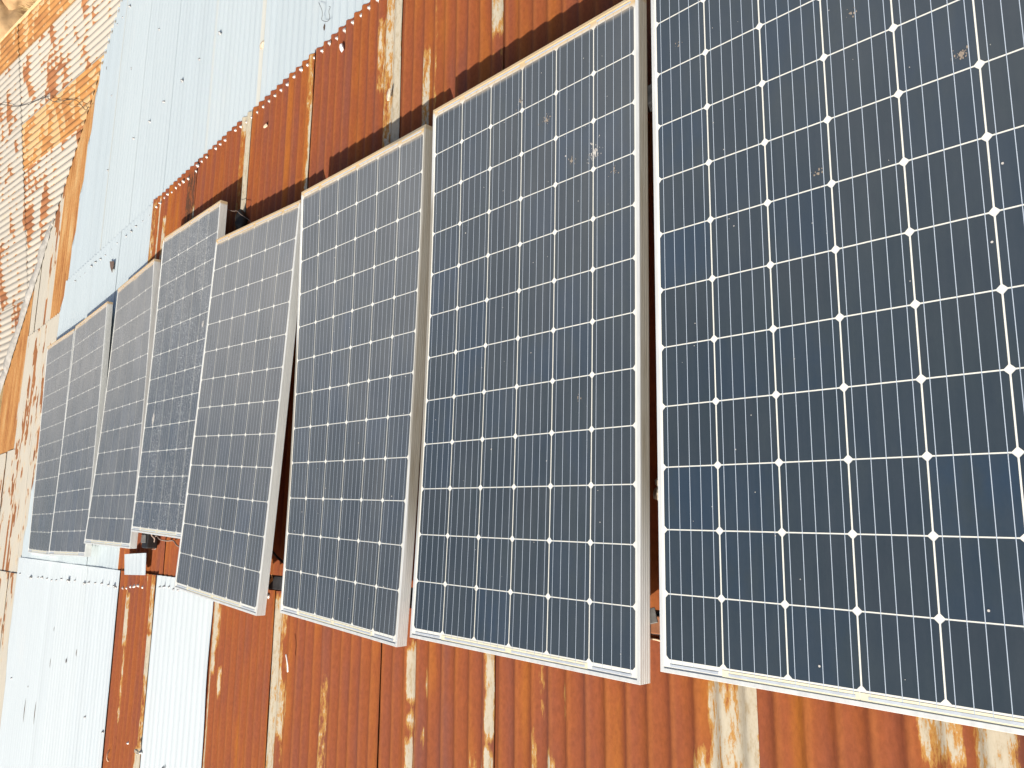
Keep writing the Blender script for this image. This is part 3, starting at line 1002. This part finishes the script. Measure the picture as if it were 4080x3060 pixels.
# two steel tubes that carry the row of panels
for c, e0, e1, z0, lab in ((-0.262, 0.1, 4.42, 0.078, "dark square steel tube under the uphill edge of the nearer panels"),
                           (1.25, 0.1, 4.3, 0.088, "square steel tube under the middle of the nearer panels")):
    V, F = box(c, c + 0.060, e0, e1, z0, z0 + 0.042)
    bevel(thing("steel_tube", V, F, TUBEM, lab, "steel tube", False, "steel tubes carrying the panels"), 0.003)
# wooden packers keep the far panels off the roof
PK = [(0.35, 5.0, 0.020, 0.105), (0.25, 6.0, 0.020, 0.072), (1.45, 6.02, 0.03, 0.07), (0.2, 7.0, 0.02, 0.06), (1.4, 7.0, 0.03, 0.068), (1.5, 5.0, 0.03, 0.1)]

# black junction box on the roof at the near lower corner of the hazy panel, and its cables
V, F = box(-0.112, -0.018, 5.24, 5.345, 0.018, 0.085, 0.004)
JB = bevel(thing("junction_box", V, F, BLACK, "black plastic junction box on the rusty sheet under the speckled panel's uphill edge", "junction box", False), 0.008, 3)
V, F = box(-0.075, -0.025, 5.255, 5.335, 0.086, 0.092, 0.002)
ctr = JB.location
bevel(link("box_lid", mesh("box_lid", [Vector(v) - ctr for v in V], F), GREYMET, JB), 0.002)
pts = smooth_path([rp(c, e, h) for c, e, h in ((-0.05, 5.345 - .1, .06), (-0.030, 5.21, .045), (-0.052, 5.16, .05), (-0.061, 5.08, .035), (-0.058, 5.00, .03), (-0.066, 4.95, .03),
                                               (-0.086, 4.90, .025), (-0.106, 4.84, .022), (-0.135, 4.79, .02), (-0.16, 4.7, .018))])
V, F = tube(pts, 0.0042)
thing("cable", V, F, CABLE, "brown cable curving from the junction box to the askew panel", "cable")
pts = smooth_path([rp(c, e, h) for c, e, h in ((0.06, 5.10, .08), (-0.019, 5.20, .075), (-0.047, 5.225, .06), (-0.082, 5.255, .045), (-0.112, 5.31, .018), (-0.118, 5.37, .014))])
V, F = tube(pts, 0.0042)
thing("cable", V, F, CABLE, "short brown cable dropping past the side of the junction box", "cable")
# black bundle and wire at the downhill end of the speckled panel
V, F = [], []
r = random.Random(5)
rings = 9
for i in range(rings):
    t = i / (rings - 1)
    for k in range(10):
        a = 6.283 * k / 10
        rad = 0.045 * math.sin(math.pi * (0.08 + 0.84 * t)) * r.uniform(.75, 1.25)
        V.append(rp(1.74 + 0.15 * t, 4.29 + rad * math.cos(a), 0.045 + rad * 0.8 * math.sin(a)))
for i in range(rings - 1):
    for k in range(10):
        F.append((i * 10 + k, i * 10 + (k + 1) % 10, (i + 1) * 10 + (k + 1) % 10, (i + 1) * 10 + k))
F += [tuple(range(10))[::-1], tuple((rings - 1) * 10 + k for k in range(10))]
thing("black_bag", V, F, BLACK, "crumpled black plastic bundle in the shade between the askew and the speckled panels", "bundle")
pts = smooth_path([rp(c, e, h) for c, e, h in ((1.90, 4.36, .11), (1.876, 4.311, .10), (1.856, 4.246, .10), (1.825, 4.206, .08), (1.783, 4.159, .06), (1.74, 4.13, .03))])
V, F = tube(pts, 0.0016, 6)
thing("wire", V, F, CABLE, "thin pinkish wire hanging off the downhill corner of the speckled panel", "wire")
pts = smooth_path([rp(c, e, h) for c, e, h in ((-0.09, 3.62, .06), (-0.125, 3.509, .07), (-0.175, 3.395, .06), (-0.23, 3.28, .05), (-0.24, 3.1, .03))])
V, F = tube(pts, 0.006)
thing("cable", V, F, BLACK, "black cable crossing the dark gap beside the third panel", "cable")
# dry leaves on the tube
for i, (c, e) in enumerate(((-0.222, 3.50), (-0.216, 3.435))):
    V = []
    for j in range(7):
        t = j / 6
        wv = 0.011 * math.sin(math.pi * (0.1 + 0.85 * t))
        b = (0.9, -0.5)[i]
        x, y = c + 0.05 * (t - .5) * math.cos(b), e + 0.05 * (t - .5) * math.sin(b)
        zc = 0.1225 + 0.020 * abs(t - .5)
        V += [ROOF @ Vector((x - wv * math.sin(b), y + wv * math.cos(b), zc + 0.006)), ROOF @ Vector((x, y, zc)), ROOF @ Vector((x + wv * math.sin(b), y - wv * math.cos(b), zc + 0.006))]
    F = []
    for j in range(6):
        F += [(3 * j, 3 * j + 3, 3 * j + 4, 3 * j + 1), (3 * j + 1, 3 * j + 4, 3 * j + 5, 3 * j + 2)]
    thing("dry_leaf", V, F, LEAF, ("broad curled orange leaf on the end of the dark steel tube", "long narrow orange leaf beside the broad one on the steel tube")[i], "leaf")
# the block on the tube, slotted plate and cord in the gap between the two nearest panels
V, F = box(-0.235, -0.195, 1.27, 1.318, 0.136, 0.142)
o = bevel(thing("slotted_plate", V, F, GREYMET, "small grey metal plate in the gap between the two nearest panels", "plate", False), 0.002)
o.rotation_euler = (0.35, 0.1, 0.25)
V, F = box(-0.258, -0.212, 1.22, 1.32, 0.121, 0.133)
bevel(thing("brick_chip", V, F, plain("fired_clay", (.25, .105, .05), .9, 0, .3, 40), "orange-brown clay chip on the steel tube between the two nearest panels", "clay chip", False), 0.003)
pts = smooth_path([rp(c, e, h) for c, e, h in ((-0.225, 1.316, .13), (-0.262, 1.318, .132), (-0.272, 1.312, .125), (-0.277, 1.300, .10), (-0.290, 1.287, .075), (-0.30, 1.27, .05))])
V, F = tube(pts, 0.0028, 6)
thing("cord", V, F, TAN, "tan cord tied round the steel tube between the two nearest panels", "cord")


def stone(c, e, h, rad, label, seed, mat=STONE, sq=(1, 1, .6)):
    bm = bmesh.new()
    bmesh.ops.create_icosphere(bm, subdivisions=2, radius=rad)
    for v in bm.verts:
        q = v.co.normalized()
        f = 1 + 0.35 * noise.noise(q * 1.6 + Vector((seed, 0, 0)))
        v.co = Vector((v.co.x * f * sq[0], v.co.y * f * sq[1], v.co.z * f * sq[2]))
    me = bpy.data.meshes.new("stone")
    bm.to_mesh(me)
    bm.free()
    o = link("stone", me, mat)
    o.location = rp(c, e, h)
    o.rotation_euler = (0.1, AL, seed)
    return tag(o, label, "stone")


stone(0.113, 1.335, 0.03, 0.020, "grey stone wedged deep in the gap between the two nearest panels", 1.1)
stone(0.145, 1.335, 0.03, 0.014, "smaller grey stone next to the other one in the gap between the nearest panels", 2.2)
stone(1.50, 1.275, 0.03, 0.022, "brown stone at the downhill end of the gap between the two nearest panels", 3.3)
stone(1.46, 1.280, 0.03, 0.018, "greenish stone just uphill of the brown one in the nearest gap", 4.4)
stone(2.975, 4.235, 0.026, 0.019, "tan pebble on the zinc sheet beside the curled wire", 5.5, sq=(1.5, .8, .7))
stone(2.470, 3.25, 0.034, 0.017, "pale chip on the rusty sheet below the nail row, nearer one", 6.6, WHITE, (1.7, .8, .5))
stone(2.365, 4.09, 0.034, 0.016, "pale chip on the rusty sheet beside the clean metal strip, farther one", 7.7, TAN, (1.9, .7, .45))
stone(1.98, 2.765, 0.040, 0.016, "whitish lump stuck on the bare metal strip in the sun", 8.8, STONE, (1.8, .9, .5))
stone(1.74, 2.770, 0.038, 0.015, "grey lump stuck on the bare metal strip in the panel's shade", 9.9, STONE, (2.0, .9, .5))
stone(-0.365, 1.90, 0.045, 0.006, "tiny pale pebble on the rust below the nearest panel's corner", 12.1)
# curled shell-like scrap on the rust strip between the zinc sheets
V, F = [], []
for i in range(9):
    t = -1.3 + 2.6 * i / 8
    for q in (0.022, 0.034):
        V.append(rp(-1.425 + q * math.sin(t) * 1.2, 5.69 + q * math.cos(t) * -1, 0.055 + 0.012 * math.cos(t)))
for i in range(8):
    F.append((2 * i, 2 * i + 2, 2 * i + 3, 2 * i + 1))
o = thing("curled_scrap", V, F, TAN, "crescent-shaped curled scrap on the rust strip between the white sheets", "scrap")
o.modifiers.new("thickness", 'SOLIDIFY').thickness = 0.003
stone(-1.315, 5.215, 0.05, 0.018, "tan clod at the edge of the zinc sheet beside the crescent scrap", 10.5, sq=(1.3, .8, .6))
# white square of scrap sheet
V = []
n = 24
for i in range(n + 1):
    a = i / n
    for j in range(2):
        b = j
        c = (-0.159 * (1 - a) - 0.141 * a) * (1 - b) + (-0.295 * (1 - a) - 0.281 * a) * b
        e = (5.785 * (1 - a) + 5.366 * a) * (1 - b) + (5.769 * (1 - a) + 5.358 * a) * b
        V.append(ROOF @ Vector((c, e, corr(e) * 0.30 + 0.036 + 0.006 * (1 - b) + (0.006 if 0.2 < a < .9 else 0.0))))
F = [(2 * i, 2 * i + 2, 2 * i + 3, 2 * i + 1) for i in range(n)]
o = thing("metal_scrap", V, F, ZINC_BRIGHT, "white square scrap of sheet metal lying on the rusty sheet near the junction box", "scrap", False)
o.modifiers.new("thickness", 'SOLIDIFY').thickness = 0.0015
# curled wire on the zinc, long wire over the valley, white straw
pts = smooth_path([rp(c, e, 0.03 + 0.008 * (i % 2)) for i, (c, e) in enumerate(((2.87, 3.51), (2.79, 3.455), (2.78, 3.483), (2.745, 3.466), (2.72, 3.442), (2.703, 3.41), (2.704, 3.379), (2.735, 3.369), (2.765, 3.372), (2.783, 3.393)))])
V, F = tube(pts, 0.0013, 6)
thing("wire", V, F, WIREM, "dark thin wire curled into a hook on the zinc sheet", "wire")
LW = [(4.80, 11.9), (4.843, 10.686), (4.794, 10.457), (4.655, 10.131), (4.554, 9.781), (4.523, 9.714), (4.501, 9.478), (4.429, 9.254), (4.304, 9.042),
      (4.221, 8.743), (4.133, 8.544), (4.017, 8.4), (3.949, 8.333), (3.93, 8.20)]


def lp(x, y, h):
    X = x + 0.259
    z = max(H0 - 1.7678 + y * math.tan(BE), H0 - X * math.tan(AL))
    return Vector((X, y, z + h))


for i, (off, r_, lab) in enumerate(((0.0, 0.0035, "dark wire trailing across the cream peeling roof to the valley"), (0.05, 0.002, "thinner second wire running beside the dark one over the orange sheet"))):
    q = LW if i == 0 else LW[6:12]
    pts = smooth_path([lp(x + off * math.sin(j * 1.3), y + off, 0.032 + 0.012 * (j % 3)) for j, (x, y) in enumerate(q)])
    V, F = tube(pts, r_, 6)
    thing("wire", V, F, WIREM, lab, "wire")
pts = smooth_path([rp(-0.548, 3.39, .072), rp(-0.59, 3.378, .060), rp(-0.625, 3.386, .058)])
V, F = tube(pts, 0.0034, 8)
thing("straw", V, F, WHITE, "bent white plastic straw on the rusty sheet below the third panel", "straw")
# wooden packers
for i, (c, e, z0, z1) in enumerate(PK):
    V, F = box(c, c + 0.05, e - 0.35, e + 0.35, z0, z1)
    bevel(thing("wood_packer", V, F, plain("grey_wood", (.2, .16, .11), .9, 0, .3, 30), "weathered wooden packer under the far panels", "wood packer", False, "wooden packers under the far panels"), 0.003)

# ------------------------------------------------------------------ ground beyond the gable
t = NT("dry_ground")
o_ = t.obj()
n1 = t.noise(o_, 0.35, 6, 0.6)
n2 = t.noise(o_, 6.0, 5, 0.7)
c = t.ramp(n1, [(0.3, (0.20, 0.135, 0.06)), (0.5, (0.30, 0.21, 0.10)), (0.7, (0.38, 0.28, 0.15))])
c = t.mix(t.ss(n2, 0.4, 0.75), c, (0.16, 0.11, 0.055))
t.set(Base_Color=c, Roughness=0.95)
t.b.inputs["Specular IOR Level"].default_value = 0.1
t.bump(n2, 0.05, 0.8)
V, F = [], []
NG = 60
for i in range(NG + 1):
    for j in range(NG + 1):
        x = 400 * (abs(i / NG * 2 - 1) ** 3) * (1 if i / NG > .5 else -1) + 12
        y = 400 * (abs(j / NG * 2 - 1) ** 3) * (1 if j / NG > .5 else -1) + 22
        d = max(0, math.hypot(x - 12, y - 22) - 6)
        z = 0.25 * noise.noise(Vector((x * .12, y * .12, 0))) * min(1, d) + (max(0, y - 60) * 0.03 + max(0, x - 60) * 0.02)
        V.append((x, y, z if (x > 7 or y > 17) else -0.02))
for i in range(NG):
    for j in range(NG):
        a = i * (NG + 1) + j
        F.append((a, a + NG + 1, a + NG + 2, a + 1))
tag(link("ground", mesh("ground", V, F, True), t.m), None, None, None, "structure")
# dry grass
r = random.Random(3)
V, F = [], []
for i in range(5200):
    x, y = r.uniform(10.8, 18), r.uniform(17.5, 32)
    if noise.noise(Vector((x * .8, y * .8, 3))) < -0.25:
        continue
    hgt, a, wv = r.uniform(.12, .45), r.uniform(0, 6.28), r.uniform(.006, .014)
    lx, ly = math.cos(a) * hgt * r.uniform(.2, .8), math.sin(a) * hgt * r.uniform(.2, .8)
    b = len(V)
    px, py = -math.sin(a) * wv, math.cos(a) * wv
    V += [(x - px, y - py, 0), (x + px, y + py, 0), (x + lx * .5 + px * .6, y + ly * .5 + py * .6, hgt * .7), (x + lx * .5 - px * .6, y + ly * .5 - py * .6, hgt * .7), (x + lx, y + ly, hgt)]
    F += [(b, b + 1, b + 2, b + 3), (b + 3, b + 2, b + 4)]
tag(link("dry_grass", mesh("dry_grass", V, F), plain("straw_grass", (.42, .31, .14), .9, 0, .4, 2)), "golden dry grass on the ground beyond the cream roof", "grass", None, "stuff")
BOULD = plain("boulder_stone", (.36, .235, .12), .9, 0, .35, 2.5)
for i, (x, y, rad, lab) in enumerate(((12.35, 21.6, .95, "big tan boulder beyond the end of the cream roof"), (12.9, 20.9, .75, "grey-brown boulder to the downhill side of the tan one"),
                                      (12.8, 23.4, .7, "smaller cracked boulder behind the tan one"))):
    bm = bmesh.new()
    bmesh.ops.create_icosphere(bm, subdivisions=4, radius=rad)
    for v in bm.verts:
        q = v.co.normalized()
        f = 1 + 0.30 * noise.noise(q * 1.3 + Vector((i * 7, 0, 0))) + 0.10 * noise.noise(q * 4 + Vector((i, 3, 0)))
        v.co = Vector((v.co.x * f, v.co.y * f * 1.1, v.co.z * f * .62))
    me = bpy.data.meshes.new("boulder")
    bm.to_mesh(me)
    bm.free()
    me.polygons.foreach_set("use_smooth", [True] * len(me.polygons))
    o = link("boulder", me, BOULD)
    o.location = (x, y, rad * .3)
    tag(o, lab, "boulder")
# leafless bush
V, F = [], []


def twig(p, d, ln, rad, lev):
    pts = [p]
    for i in range(4):
        d = (d + Vector((r.uniform(-.25, .25), r.uniform(-.25, .25), r.uniform(-.12, .2)))).normalized()
        pts.append(pts[-1] + d * ln / 4)
    v, f = tube(pts, rad, 5, 0.5)
    b = len(V)
    V.extend(v)
    F.extend(tuple(i + b for i in q) for q in f)
    if lev:
        for q in range(4 if lev > 1 else 3):
            d2 = (d + Vector((r.uniform(-.9, .9), r.uniform(-.9, .9), r.uniform(-.3, .7)))).normalized()
            twig(pts[r.randint(2, 4)], d2, ln * .62, rad * .55, lev - 1)


for i in range(7):
    a = r.uniform(0, 6.28)
    twig(Vector((13.65 + .15 * math.cos(a), 23.3 + .15 * math.sin(a), 0)), Vector((.5 * math.cos(a), .5 * math.sin(a), 1)).normalized(), r.uniform(.8, 1.3), .028, 3)
thing("bare_bush", V, F, plain("bleached_twigs", (.55, .52, .47), .8, 0, .2, 5), "leafless bush of bleached grey twigs beyond the roof corner", "bush")
